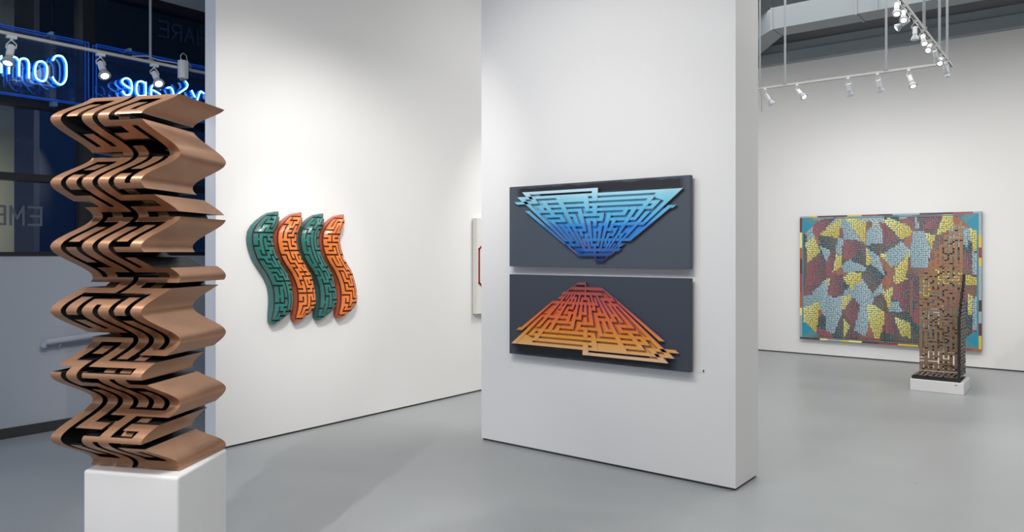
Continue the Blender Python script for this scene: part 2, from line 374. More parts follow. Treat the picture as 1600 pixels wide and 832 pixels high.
def diptych(flip, zc, name, label, fmats, pmat, bmat, edge):
    xc, yc = -2.971, 4.77
    t = thing(name, (xc, 4.84, zc), label, 'wall relief', 'pair of dark maze relief panels on the partition')
    gap = .026; th = .042
    p = MB().box((-.788, -gap-th, -.3225), (.788, -gap, .3225)).build('panel', pmat, t); bevel(p, .002, 1)
    MB().box((-.6, -gap, -.2), (.6, 0, -.15)).box((-.6, -gap, .15), (.6, 0, .2)).build('hanging_rail', M['reveal'], t)
    y0 = -gap-th
    def pt(k, z, y):
        x = dcol(k, z)-xc; zz = z-1.805
        if flip: x, zz = -x, -zz
        return (x, y, zz)
    def poly(mb, q, ya, h):
        P = [pt(k, z, ya) for k, z in q]
        A = sum(P[i][0]*P[(i+1) % len(P)][2]-P[(i+1) % len(P)][0]*P[i][2] for i in range(len(P)))
        if A < 0: P = P[::-1]
        mb.prism(P, (0, -h, 0), 0, lambda n: 1 if n.x > .35 else (2 if n.z < -.5 else 0))
    pl = MB(); a = HW
    poly(pl, [(-8.6, ZR(2.0)), (-8.3, ZR(13)), (7.6, ZR(13)), (7.8, ZR(1))] if 0 else [(-7.9, ZR(1)), (7.9, ZR(1)), (7.7, ZR(9.5)), (7.2, ZR(13)), (-8.3, ZR(13)), (-8.2, ZR(4))], y0, .004)
    poly(pl, [(7.4, ZR(4)), (9, ZR(4.3)), (9, ZR(10)), (7.4, ZR(10))], y0, .0038)
    poly(pl, [(-7.2, ZR(.1)), (-6, ZR(.1)), (-6, ZR(3)), (-8, ZR(3)), (-8.2, ZR(1.2))], y0, .0036)
    pl.build('ground_plate', fmats, t, recalc=False)
    hb = MB()
    for r, k0, k1 in DH:
        z = ZR(r); poly(hb, [(k0-HT, z+HW), (k0-HT, z-HW), (k1+HT, z-HW), (k1+HT, z+HW)], y0-.011, .013)
    poly(hb, [(-3.8, ZR(1)), (-3.8, ZR(2)-HW), (-1.2, ZR(2)-HW), (-1.2, ZR(1))], y0-.011, .0127)
    poly(hb, [(6.1, ZR(1)), (6.1, ZR(2)), (8, ZR(3)), (8, ZR(1))], y0-.011, .0127)
    poly(hb, [(5.2, ZR(8)), (5.2, ZR(10)), (9, ZR(10)), (8.8, ZR(7.5)), (7.3, ZR(7.5))], y0-.003, .006)
    hb.build('cross_ribbons', fmats, t, recalc=False)
    vb = MB()
    for k, r0, r1 in DV:
        za = ZR(r0)+HW; zb = ZR(r1)-HW
        poly(vb, [(k-HT, za), (k-HT, zb), (k+HT, zb), (k+HT, za)], y0-.0125, .0142)
    vb.build('converging_ribbons', fmats, t, recalc=False)
    return t
blue = [ramp_mat('blue_gradient_lacquer', [(-.30, (8, 26, 78)), (-.25, (4, 50, 120)), (-.19, (0, 92, 176)), (-.10, (0, 122, 200)), (-.01, (0, 130, 212)), (.02, (62, 166, 218)), (.11, (95, 185, 220)), (.2, (140, 208, 226)), (.29, (212, 232, 238))]),
        mat('salmon_ribbon_edge', srgb(205, 128, 122), .5), ramp_mat('navy_shaded_underside', [(-.3, (6, 14, 40)), (.0, (10, 50, 92)), (.3, (60, 110, 130))])]  # downward ribbon faces darkened in colour to stand for shade below them
orng = [ramp_mat('orange_gradient_lacquer', [(-.29, (236, 200, 170)), (-.22, (234, 176, 110)), (-.15, (233, 158, 60)), (-.06, (232, 128, 48)), (.04, (228, 104, 50)), (.13, (205, 86, 58)), (.22, (165, 78, 66)), (.30, (130, 66, 60))]),
        mat('lilac_ribbon_edge', srgb(120, 100, 165), .5), ramp_mat('russet_shaded_underside', [(-.3, (150, 110, 80)), (.0, (165, 60, 28)), (.3, (84, 34, 30))])]  # shade painted into the orange ribbons' downward faces as well
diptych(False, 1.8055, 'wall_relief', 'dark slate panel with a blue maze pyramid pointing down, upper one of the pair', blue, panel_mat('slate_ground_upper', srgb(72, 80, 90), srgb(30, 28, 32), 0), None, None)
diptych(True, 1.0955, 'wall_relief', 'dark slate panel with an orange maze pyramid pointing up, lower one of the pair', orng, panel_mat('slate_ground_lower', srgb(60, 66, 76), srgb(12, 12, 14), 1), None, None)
lp = MB().box((-2.105, 4.836, .77), (-2.155, 4.84, .80)); lp.box((-2.11, 4.8355, .775), (-2.12, 4.836, .79), 1)
tag(lp.build('wall_label', [M['white'], M['base']]), 'tiny white caption card on the partition right of the orange relief', 'label')
# ------------------------------------------------------------------ random maze helper
def maze(nc, nr, seed, hb=.5, loops=0.0, ok=lambda c, r: True):
    rnd = random.Random(seed); H = set(); V = set(); seen = set()
    cells = [(c, r) for r in range(nr) for c in range(nc) if ok(c, r)]
    for start in cells:
        if start in seen: continue
        st = [start]; seen.add(start)
        while st:
            c, r = st[-1] if rnd.random() < .85 else st[rnd.randrange(len(st))]
            op = [(dc, dr) for dc, dr in ((1,0),(-1,0),(0,1),(0,-1)) if (c+dc, r+dr) not in seen and 0 <= c+dc < nc and 0 <= r+dr < nr and ok(c+dc, r+dr)]
            if not op:
                st.remove((c, r)); continue
            w = [hb if dc else 1-hb for dc, dr in op]
            dc, dr = rnd.choices(op, w)[0]
            if dc: H.add((min(c, c+dc), r))
            else: V.add((c, min(r, r+dr)))
            seen.add((c+dc, r+dr)); st.append((c+dc, r+dr))
    return H, V, cells

# ------------------------------------------------------------------ the four wavy teal and orange reliefs on the left wall
OL = [(1.948,.075,.082),(1.935,.000,.092),(1.905,-.055,.093),(1.87,-.105,.090),(1.82,-.160,.080),(1.77,-.190,.075),(1.72,-.197,.078),(1.68,-.195,.085),(1.62,-.182,.098),(1.54,-.148,.128),
      (1.48,-.108,.152),(1.41,-.053,.178),(1.35,-.020,.198),(1.295,.003,.215),(1.23,.012,.232),(1.18,.013,.240),(1.12,.010,.228),(1.08,.006,.200),(1.045,.004,.160),(1.01,.006,.105),(.983,.022,.035)]
def outline(z):
    for (z0, l0, r0), (z1, l1, r1) in zip(OL, OL[1:]):
        if z1 <= z <= z0:
            t = (z0-z)/(z0-z1+1e-9); l = l0+(l1-l0)*t; return l, min(r0+(r1-r0)*t, l+.2325)
    return OL[-1][1:] if z < OL[-1][0] else OL[0][1:]
def wave_relief(y0, cols, seed, label):
    # object frame: x = out of the wall, y along it, z up; origin on the wall behind the middle of the piece
    zt, zb = 1.948, .983; zm = 1.45
    t = thing('wave_relief', (-5.56, y0, zm), label, 'wall relief', 'row of four wavy maze reliefs')
    body, rib, grv = cols
    def S(u, v, h):                                  # u 0..1 across, v 0..1 down
        z = zt+(zb-zt)*v; l, r = outline(z); w = r-l
        k = 2*u-1
        tap = min(1, v/.16, (1-v)/.16); tap = math.sin(tap*PI/2)
        env = max(0, 1-abs(k)**2.2)
        x = .026+.088*(env**.6)*(.35+.65*tap)+h*min(1, env*3+.25)
        return (x, l+w*u, z-zm)
    mb = MB(); NU, NV = 22, 60
    g = [[mb.vert(S(i/NU, j/NV, 0)) for i in range(NU+1)] for j in range(NV+1)]
    for j in range(NV):
        for i in range(NU): mb.face((g[j][i], g[j+1][i], g[j+1][i+1], g[j][i+1]), 0, True)
    # the rim down to the wall side and the back
    loop = [g[0][i] for i in range(NU+1)]+[g[j][NU] for j in range(1, NV+1)]+[g[NV][i] for i in range(NU-1, -1, -1)]+[g[j][0] for j in range(NV-1, 0, -1)]
    bk = [mb.vert((.012, mb.v[q][1], mb.v[q][2])) for q in loop]
    n = len(loop)
    for i in range(n): mb.face((loop[i], loop[(i+1) % n], bk[(i+1) % n], bk[i]), 1, False)
    mb.face(bk[::-1], 1)
    mb.build('body', [grv, body], t)
    MB().box((0, -.01, -.12), (.014, .05, .12)).build('wall_cleat', M['reveal'], t)
    # flange: plain outer band
    fl = MB()
    def band(u0, u1, v0, v1, h, mb, m=0, nu=1, nv=1, side=1):
        a = [[mb.vert(S(u0+(u1-u0)*i/nu, v0+(v1-v0)*j/nv, h)) for i in range(nu+1)] for j in range(nv+1)]
        b = [[mb.vert(S(u0+(u1-u0)*i/nu, v0+(v1-v0)*j/nv, -.004)) for i in range(nu+1)] for j in range(nv+1)]
        for j in range(nv):
            for i in range(nu): mb.face((a[j][i], a[j+1][i], a[j+1][i+1], a[j][i+1]), m, True)
        for j in range(nv):
            mb.face((a[j][0], b[j][0], b[j+1][0], a[j+1][0]), side); mb.face((a[j][nu], a[j+1][nu], b[j+1][nu], b[j][nu]), side)
        for i in range(nu):
            mb.face((a[0][i], a[0][i+1], b[0][i+1], b[0][i]), side); mb.face((a[nv][i], b[nv][i], b[nv][i+1], a[nv][i+1]), side)
    band(0, .055, 0, 1, .010, fl, 0, 2, 60); band(.055, 1, 0, .035, .010, fl, 0, 12, 3); band(.055, 1, .970, 1, .010, fl, 0, 12, 2); band(.965, 1, .035, .970, .006, fl, 0, 1, 50)
    fl.build('rim', [body, M['plumedge']], t)
    # maze ridges
    nc, nr = 6, 24
    Hs, Vs, cells = maze(nc, nr, seed, .30)
    rb = MB(); ua, ub, va, vb = .065, .955, .040, .965
    pu, pv = (ub-ua)/nc, (vb-va)/nr; wu, wv = pu*.345, pv*.30
    fill = {}
    for c, r in cells: fill[(2*c, 2*r)] = 1
    for c, r in Hs: fill[(2*c+1, 2*r)] = 1
    for c, r in Vs: fill[(2*c, 2*r+1)] = 1
    ue = []
    for c in range(nc): q = ua+pu*(c+.5); ue += [q-wu, q+wu]
    ve = []
    for r in range(nr): q = va+pv*(r+.5); ve += [q-wv, q+wv]
    vid = {}
    def vv(i, j, s, k, top):
        key = (i, j, s, k, top)
        if key not in vid:
            uu = ue[i]+(ue[i+1]-ue[i])*s/2 if i+1 < len(ue) else ue[i]
            v_ = ve[j]+(ve[j+1]-ve[j])*k/2 if j+1 < len(ve) else ve[j]
            vid[key] = rb.vert(S(uu, v_, .017 if top else -.003))
        return vid[key]
    def nk(i, j, s, k): 
        if s == 2: i, s = i+1, 0
        if k == 2: j, k = j+1, 0
        return i, j, s, k
    for (i, j) in fill:
        for s in range(2):
            for k in range(2):
                q = [nk(i, j, s, k), nk(i, j, s, k+1), nk(i, j, s+1, k+1), nk(i, j, s+1, k)]
                rb.face([vv(*p, 1) for p in q], 0, True)
        for (di, dj, e) in ((-1,0,[(0,0),(0,1),(0,2)]),(1,0,[(2,2),(2,1),(2,0)]),(0,-1,[(2,0),(1,0),(0,0)]),(0,1,[(0,2),(1,2),(2,2)])):
            if (i+di, j+dj) in fill: continue
            for a, b in zip(e, e[1:]):
                A = nk(i, j, *a); B = nk(i, j, *b)
                rb.face((vv(*A, 1), vv(*A, 0), vv(*B, 0), vv(*B, 1)), 1)
    rb.build('maze_ridges', [rib, M['plumedge']], t)
    return t
M['plumedge'] = mat('plum_groove_edge', srgb(120, 62, 92), .4, coat=.4)
tealc = (mat('teal_rim_lacquer', srgb(28, 102, 92), .35, coat=.5), mat('teal_ridge_lacquer', srgb(0, 112, 98), .38, coat=1), mat('dark_teal_groove', srgb(14, 62, 60), .4))
orac = (mat('rust_orange_rim_lacquer', srgb(196, 92, 52), .35, coat=.5), mat('orange_ridge_lacquer', srgb(232, 124, 34), .38, coat=1), mat('dark_rust_groove', srgb(120, 50, 34), .4))
for i, (lb, cc) in enumerate((('leftmost of four wavy maze reliefs, teal, its left side free against the white wall', tealc), ('rust orange wavy maze relief wedged between the two teal ones', orac),
                              ('teal wavy maze relief wedged between the two orange ones', tealc), ('rightmost of four wavy maze reliefs, rust orange, its right side free against the white wall', orac))):
    wave_relief(3.712+.2345*i, cc, 11+i, lb)

for m_ in tealc[:2]+orac[:2]:
    b_ = m_.node_tree.nodes['Principled BSDF']; b_.inputs['Coat Roughness'].default_value = .26; b_.inputs['Coat IOR'].default_value = 1.6; b_.inputs['Roughness'].default_value = .45

# ------------------------------------------------------------------ white canvas with a red maze, half hidden behind the partition
t = thing('canvas', (-5.56, 7.05, 1.441), 'white canvas with dark red maze emblem, half hidden behind the partition', 'painting')
b = MB().box((.01, -.675, -.542), (.075, .675, .542)).build('stretched_canvas', mat('off_white_canvas', (.72, .70, .66, 1), .8), t); bevel(b, .004, 2)
rm = MB(); ring = []
for k in range(8):
    a = PI/8+k*PI/4; ring.append((.695*math.cos(a), .50*math.sin(a)))
def seg2(mb, p, q, w, x0=.075, h=.008):
    d_ = Vector((q[0]-p[0], q[1]-p[1])).normalized(); nx, ny = -d_.y*w/2, d_.x*w/2; ex, ey = d_.x*w/2, d_.y*w/2
    P = [(x0, p[0]-ex+nx, p[1]-ey+ny), (x0, p[0]-ex-nx, p[1]-ey-ny), (x0, q[0]+ex-nx, q[1]+ey-ny), (x0, q[0]+ex+nx, q[1]+ey+ny)]
    mb.prism(P, (h, 0, 0))
for sc in (1, .88):
    for k in range(8): seg2(rm, [v*sc for v in ring[k]], [v*sc for v in ring[(k+1) % 8]], .02, h=.008 if sc == 1 else .0075)
Hs, Vs, cl = maze(17, 13, 5, .5, ok=lambda c, r: abs(c-8)/8.2+abs(r-6)/6.5 < 1.35)
for c, r in Hs: seg2(rm, ((c-8)*.062, (r-6)*.041), ((c-7)*.062, (r-6)*.041), .016, h=.007)
for c, r in Vs: seg2(rm, ((c-8)*.062, (r-6)*.041), ((c-8)*.062, (r-5)*.041), .016, h=.0065)
rm.build('maze_emblem', mat('dark_red_paint', srgb(140, 42, 36), .5), t)

# ------------------------------------------------------------------ large multicolour maze painting on the back wall
PX0, PX1, PZ0, PZ1 = -3.6257, -1.2150, .248, 2.153
def img2p(u, v):
    rx = (u-800)/1165; k = 11.93/(rx*ST+CT); return ((rx*CT-ST)*k, 1.6+(394-v)/1165*k)
RD, YE, GR, BR, OR = (172,66,62,118,54,52), (222,184,40,236,226,140), (160,172,178,184,190,190), (72,56,48,120,76,46), (190,92,40,140,74,42)
Fc = {'a': (1245,325), 'b': (1245,430), 'c': (1375,325), 'd': (1375,430)}
FAC = [('a',YE,[(240,290),(490,95),(450,325)]),('a',RD,[(160,150),(440,100),(240,290),(200,300)]),('a',GR,[(500,100),(560,160),(700,360),(500,340)]),('a',YE,[(510,90),(750,150),(745,390),(720,370),(560,160)]),
 ('a',RD,[(455,325),(490,180),(500,340)]),('a',YE,[(190,310),(260,480),(110,605),(100,380)]),('a',GR,[(150,190),(190,310),(110,380),(95,210)]),('a',BR,[(240,300),(450,330),(420,470),(250,410)]),
 ('a',GR,[(245,410),(370,465),(320,590)]),('a',RD,[(110,600),(260,490),(320,600),(310,760),(240,830),(100,830)]),('a',RD,[(340,470),(430,480),(390,690),(320,640)]),('a',GR,[(450,325),(500,340),(495,520),(420,480)]),
 ('a',YE,[(420,490),(495,520),(490,640),(385,700)]),('a',RD,[(500,340),(700,360),(640,540),(500,560)]),('a',BR,[(640,380),(745,400),(740,630),(600,580)]),('a',GR,[(495,620),(580,560),(760,650),(740,690),(500,700)]),
 ('a',YE,[(500,760),(580,700),(700,700),(690,830),(540,830)]),('a',YE,[(750,420),(820,580),(750,640)]),('a',GR,[(750,430),(890,520),(960,740),(800,600)]),('a',GR,[(760,250),(830,180),(920,230),(940,390),(750,400)]),
 ('a',BR,[(750,390),(950,400),(890,520),(760,440)]),('a',YE,[(810,180),(890,150),(860,195)]),('a',RD,[(890,150),(960,170),(1040,380),(950,380)]),
 ('c',YE,[(20,130),(100,110),(310,190),(360,270),(240,350),(200,310)]),('c',RD,[(20,160),(240,360),(60,400),(40,250)]),('c',GR,[(60,480),(230,370),(340,460),(170,640),(80,600)]),('c',YE,[(0,510),(80,480),(140,660)]),
 ('c',YE,[(330,470),(280,760),(150,800),(160,660)]),('c',GR,[(360,260),(480,260),(550,450),(520,640),(340,640),(330,470)]),('c',YE,[(480,260),(600,300),(560,450)]),('c',RD,[(350,450),(500,470),(560,520),(540,580),(430,520)]),
 ('c',YE,[(690,50),(790,50),(800,210),(740,250),(610,300)]),('c',RD,[(530,130),(680,90),(610,240),(470,210)]),('c',GR,[(380,60),(430,220),(380,230)]),('c',YE,[(960,130),(1080,160),(1060,470),(1000,460)]),
 ('c',GR,[(920,220),(960,300),(960,450),(880,370)]),('c',RD,[(880,500),(1000,490),(990,660),(890,650)]),('c',GR,[(1000,470),(1080,500),(1050,740),(990,700)]),('c',YE,[(600,640),(1080,760),(1080,832),(600,832)]),
 ('d',YE,[(160,0),(300,40),(160,110)]),('d',RD,[(220,80),(320,70),(320,400),(250,400),(160,200)]),('d',YE,[(30,190),(150,120),(100,400),(60,260)]),('d',GR,[(110,290),(200,290),(240,400),(100,400)]),
 ('d',YE,[(150,450),(330,520),(340,690),(230,660)]),('d',OR,[(320,60),(365,60),(355,450),(320,450)]),('d',RD,[(50,420),(150,440),(190,620),(60,640)]),('d',YE,[(950,200),(1010,240),(1000,440),(950,440)]),
 ('d',GR,[(1010,240),(1080,240),(1070,600),(1010,590)]),('d',RD,[(1010,590),(1090,590),(1090,680),(1010,670)]),('d',YE,[(440,30),(560,60),(540,260),(430,200)]),('d',GR,[(430,400),(700,330),(600,640),(440,560)]),('d',OR,[(620,250),(760,330),(620,360)]),
 ('b',GR,[(170,180),(290,80),(340,40),(330,230),(250,300),(200,290)]),('b',YE,[(290,60),(370,20),(320,240),(280,260),(270,130)]),('b',YE,[(80,350),(260,280),(210,640),(80,560)]),('b',GR,[(310,250),(490,250),(490,420),(400,640),(310,600)]),
 ('b',YE,[(490,230),(600,210),(500,400)]),('b',RD,[(500,400),(610,240),(690,330),(600,540)]),('b',YE,[(500,460),(580,560),(500,690)]),('b',YE,[(540,0),(650,0),(600,190)]),('b',GR,[(620,80),(760,80),(750,280),(600,220)]),
 ('b',GR,[(690,340),(760,300),(780,560),(740,660),(620,600)]),('b',YE,[(710,330),(830,320),(975,420),(900,680),(850,690)]),('b',GR,[(760,270),(920,90),(950,180),(800,260)]),('b',RD,[(400,0),(500,0),(500,230),(340,220)])]
polys = []
for q, col, pts in FAC:
    ox, oy = Fc[q]; P = [img2p(ox+x/6.933, oy+y/6.933) for x, y in pts]
    polys.append((P, col, min(p[0] for p in P), max(p[0] for p in P), min(p[1] for p in P), max(p[1] for p in P)))
def inpoly(x, y, P):
    c = False; j = len(P)-1
    for i in range(len(P)):
        if (P[i][1] > y) != (P[j][1] > y) and x < (P[j][0]-P[i][0])*(y-P[i][1])/(P[j][1]-P[i][1])+P[i][0]: c = not c
        j = i
    return c
seeds = [(random.Random(i).uniform(PX0, PX1), random.Random(i+99).uniform(PZ0, PZ1), [RD, BR, OR, BR, GR, RD, OR][i % 7]) for i in range(70)]
def pcol(x, z):
    for P, col, a, b_, c, d_ in polys:
        if a <= x <= b_ and c <= z <= d_ and inpoly(x, z, P):
            t_ = ((x-a)/(b_-a)*.8+(z-c)/(d_-c)*.2) if col is not YE else ((z-c)/(d_-c)*.5+(b_-x)/(b_-a)*.5)
            t_ = min(1, max(0, (t_-.2)*1.5)); break
    else:
        s = min(seeds, key=lambda s: (s[0]-x)**2+(s[1]-z)**2); col = s[2]; t_ = .5+.5*math.sin(x*9+z*6)
    return srgb(*[col[i]+(col[i+3]-col[i])*t_ for i in range(3)])
pa = thing('maze_painting', (0, 12.0, 0), 'huge multicoloured maze painting of red, yellow, grey and teal facets on the back wall', 'painting')
def vcol_mat(name, rough=.5):
    m = bpy.data.materials.new(name); m.use_nodes = True; nt = m.node_tree
    a = nt.nodes.new('ShaderNodeVertexColor'); a.layer_name = 'paint'; nt.links.new(a.outputs[0], nt.nodes['Principled BSDF'].inputs['Base Color'])
    nt.nodes['Principled BSDF'].inputs['Roughness'].default_value = rough; return m
def paint_mesh(name, quads, m, parent):
    me = bpy.data.meshes.new(name); vs_ = []; fs = []; cs = []
    for q, c in quads:
        b0 = len(vs_); vs_ += q; fs.append(tuple(range(b0, b0+len(q)))); cs += [c]*len(q)
    me.from_pydata(vs_, [], fs); me.materials.append(m)
    ca = me.color_attributes.new('paint', 'FLOAT_COLOR', 'CORNER'); ca.data.foreach_set('color', [v for c in cs for v in c])
    o = bpy.data.objects.new(name, me); C.objects.link(o); o.parent = parent; return o
XS = img2p(1383, 400)[0]
for a, b_ in ((PX0, XS-.003), (XS+.003, PX1)):
    o = MB().box((a, -.075, PZ0), (b_, -.012, PZ1)).build('canvas', mat('teal_painted_canvas', srgb(74, 138, 154), .5, noise=.25, nscale=4), pa); bevel(o, .002, 1)
PM = vcol_mat('facet_paint')
Y1 = -.079
nc, nr = 82, 62; mx_, mz_ = .052, .05
pu, pv = (PX1-PX0-2*mx_)/nc, (PZ1-PZ0-2*mz_)/nr
def okc(c, r):
    e = min(c, nc-1-c); f_ = min(r, nr-1-r); return e/8+f_/7 >= 1.0
Hs, Vs, cl = maze(nc, nr, 77, .55, ok=okc)
Q = []; hw = pu*.30; hv = pv*.30
def rect(x0, x1, z0, z1, y=Y1):
    n1 = max(1, round((x1-x0)/.0125)); n2 = max(1, round((z1-z0)/.0125))
    for i in range(n1):
        for j in range(n2):
            a, b2 = x0+(x1-x0)*i/n1, x0+(x1-x0)*(i+1)/n1; c_, d2 = z0+(z1-z0)*j/n2, z0+(z1-z0)*(j+1)/n2
            Q.append(([(a, y, c_), (b2, y, c_), (b2, y, d2), (a, y, d2)], pcol((a+b2)/2, (c_+d2)/2)))
cx = lambda c: PX0+mx_+pu*(c+.5)
cz = lambda r: PZ0+mz_+pv*(r+.5)
for c, r in cl: rect(cx(c)-hw, cx(c)+hw, cz(r)-hv, cz(r)+hv)
for c, r in Hs: rect(cx(c)+hw, cx(c+1)-hw, cz(r)-hv, cz(r)+hv)
for c, r in Vs: rect(cx(c)-hw, cx(c)+hw, cz(r)+hv, cz(r+1)-hv)
# long border lanes and the outer painted band
for k in range(2):
    zo = .030+.022*k
    rect(PX0+.2, PX1-.2, PZ1-zo-.006, PZ1-zo); rect(PX0+.2, PX1-.2, PZ0+zo, PZ0+zo+.006)
paint_mesh('maze_lanes', Q, PM, pa)
Q = []; rb_ = random.Random(8); BC = [(222,184,60),(236,222,140),(165,60,55),(110,50,45),(80,58,48),(190,92,40),(160,170,175),(170,66,60)]
def strip(x0, z0, x1, z1, w, vert):
    p = 0; L_ = (z1-z0) if vert else (x1-x0)
    while p < L_-.001:
        n_ = min(L_, p+rb_.uniform(.08, .38)); c_ = srgb(*rb_.choice(BC))
        if vert: Q.append(([(x0, -.0765, z0+p), (x0+w, -.0765, z0+p), (x0+w, -.0765, z0+n_), (x0, -.0765, z0+n_)], c_))
        else: Q.append(([(x0+p, -.0765, z0), (x0+n_, -.0765, z0), (x0+n_, -.0765, z0+w), (x0+p, -.0765, z0+w)], c_))
        p = n_
strip(PX0, PZ1-.022, PX1, 0, .022, False); strip(PX0, PZ0, PX1, 0, .026, False)
strip(PX0, PZ0+.026, 0, PZ1-.022, .034, True); strip(PX1-.034, PZ0+.026, 0, PZ1-.022, .034, True)
for sx, sz in ((0, 0), (0, 1), (1, 0), (1, 1)):              # bevel-like corner fields in two teals
    X = (PX0+.034, PX1-.034)[sx]; Z = (PZ0+.026, PZ1-.022)[sz]; dx = (1, -1)[sx]; dz = (1, -1)[sz]
    Q.append(([(X, -.0766, Z), (X+.24*dx, -.0766, Z), (X+.15*dx, -.0766, Z+.13*dz)][::(1 if dx*dz > 0 else -1)], srgb(86, 138, 146)))
    Q.append(([(X, -.0767, Z), (X+.15*dx, -.0767, Z+.13*dz), (X, -.0767, Z+.24*dz)][::(1 if dx*dz > 0 else -1)], srgb(42, 142, 168)))
paint_mesh('border_band', Q, PM, pa)

# ------------------------------------------------------------------ stepped corner lattice sculpture on its low plinth
pl = MB().box((-1.687, 9.64, 0), (-1.150, 10.15, .133)).build('low_plinth', M['white']); bevel(pl, .006, 2)
tag(pl, 'low white plinth on the floor under the stepped brown lattice sculpture', 'plinth')
MB().box((-1.235, 9.638, .10), (-1.215, 9.64, .108)).build('caption_tag', M['reveal'], pl)
ls = thing('lattice_sculpture', (-1.43, 9.9, .133), 'tall stepped brown lattice sculpture of three joined maze grids, on the low white plinth', 'sculpture')
def lattice_panel(name, nc, nr, P, th, seed, ok, mats, parent, hb=.5):
    # P(a, b, d): a across 0..nc, b along 0..nr, d depth
    Hs, Vs, cl = maze(nc, nr, seed, hb, ok=ok)
    fill = set()
    for c, r in cl: fill.add((2*c, 2*r))
    for c, r in Hs: fill.add((2*c+1, 2*r))
    for c, r in Vs: fill.add((2*c, 2*r+1))
    e = lambda i: (i//2)+(.185 if i % 2 == 0 else .815)
    mb = MB()
    def hexa(i, j, d0, d1, m, ms):
        a0, a1, b0, b1 = e(i), e(i+1), e(j), e(j+1)
        if i % 2: a0, a1 = e(i), e(i+1)
        v = [mb.vert(P(*q)) for q in ((a0,b0,d0),(a1,b0,d0),(a1,b1,d0),(a0,b1,d0),(a0,b0,d1),(a1,b0,d1),(a1,b1,d1),(a0,b1,d1))]
        mb.face((v[0], v[1], v[2], v[3]), m); mb.face((v[4], v[7], v[6], v[5]), m)
        for (a, b2, di, dj) in ((0,1,0,-1),(1,2,1,0),(2,3,0,1),(3,0,-1,0)):
            if m == 0 and (i+di, j+dj) in fill: continue
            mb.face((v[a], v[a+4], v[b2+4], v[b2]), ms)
    for i, j in fill: hexa(i, j, 0, th, 0, 1)
    mb.build(name, mats, parent)
    # dark inner links crossing behind the ribbons
    mb = MB(); rnd = random.Random(seed+1); cs = set(cl)
    for c, r in cl:
        if (c+1, r) in cs and (c, r) not in Hs and rnd.random() < .42: hexa(2*c+1, 2*r, th*.35, th*.8, 2, 2)
        if (c, r+1) in cs and (c, r) not in Vs and rnd.random() < .42: hexa(2*c, 2*r+1, th*.35, th*.8, 2, 2)
    mb.m = [0]*len(mb.m)
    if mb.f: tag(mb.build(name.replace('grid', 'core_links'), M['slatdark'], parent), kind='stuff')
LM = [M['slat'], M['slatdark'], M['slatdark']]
# back grid 9 x 46, stepped up to the right
pxs = .47/9; pzs = 1.79/46
steps = [31, 31, 32, 36, 38, 41, 43, 46, 46]
steps = [30, 31, 34, 37, 39, 42, 43, 45, 46]
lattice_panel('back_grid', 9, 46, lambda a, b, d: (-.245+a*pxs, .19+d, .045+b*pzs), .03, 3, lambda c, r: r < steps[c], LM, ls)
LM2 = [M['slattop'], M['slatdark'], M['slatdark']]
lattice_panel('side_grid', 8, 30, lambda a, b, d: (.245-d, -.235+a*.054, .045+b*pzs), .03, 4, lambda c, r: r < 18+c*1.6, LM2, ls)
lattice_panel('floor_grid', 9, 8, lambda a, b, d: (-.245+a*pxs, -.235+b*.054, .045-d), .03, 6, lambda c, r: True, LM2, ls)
k_ = MB(); 
for x0, x1 in ((-.245, -.08), (-.07, .09), (.10, .235)): k_.box((x0, -.238, .004), (x1, -.230, .036))
for z0, z1 in ((.0, .20), (.205, .40), (.405, .6), (.605, .73)): k_.box((.215, -.242, z0), (.243, -.2355, z1))
k_.build('front_edge_plates', M['slatdark'], ls)
MB().box((-.24, -.22, 0), (.24, .215, .012)).build('base_plate', M['slatdark'], ls)
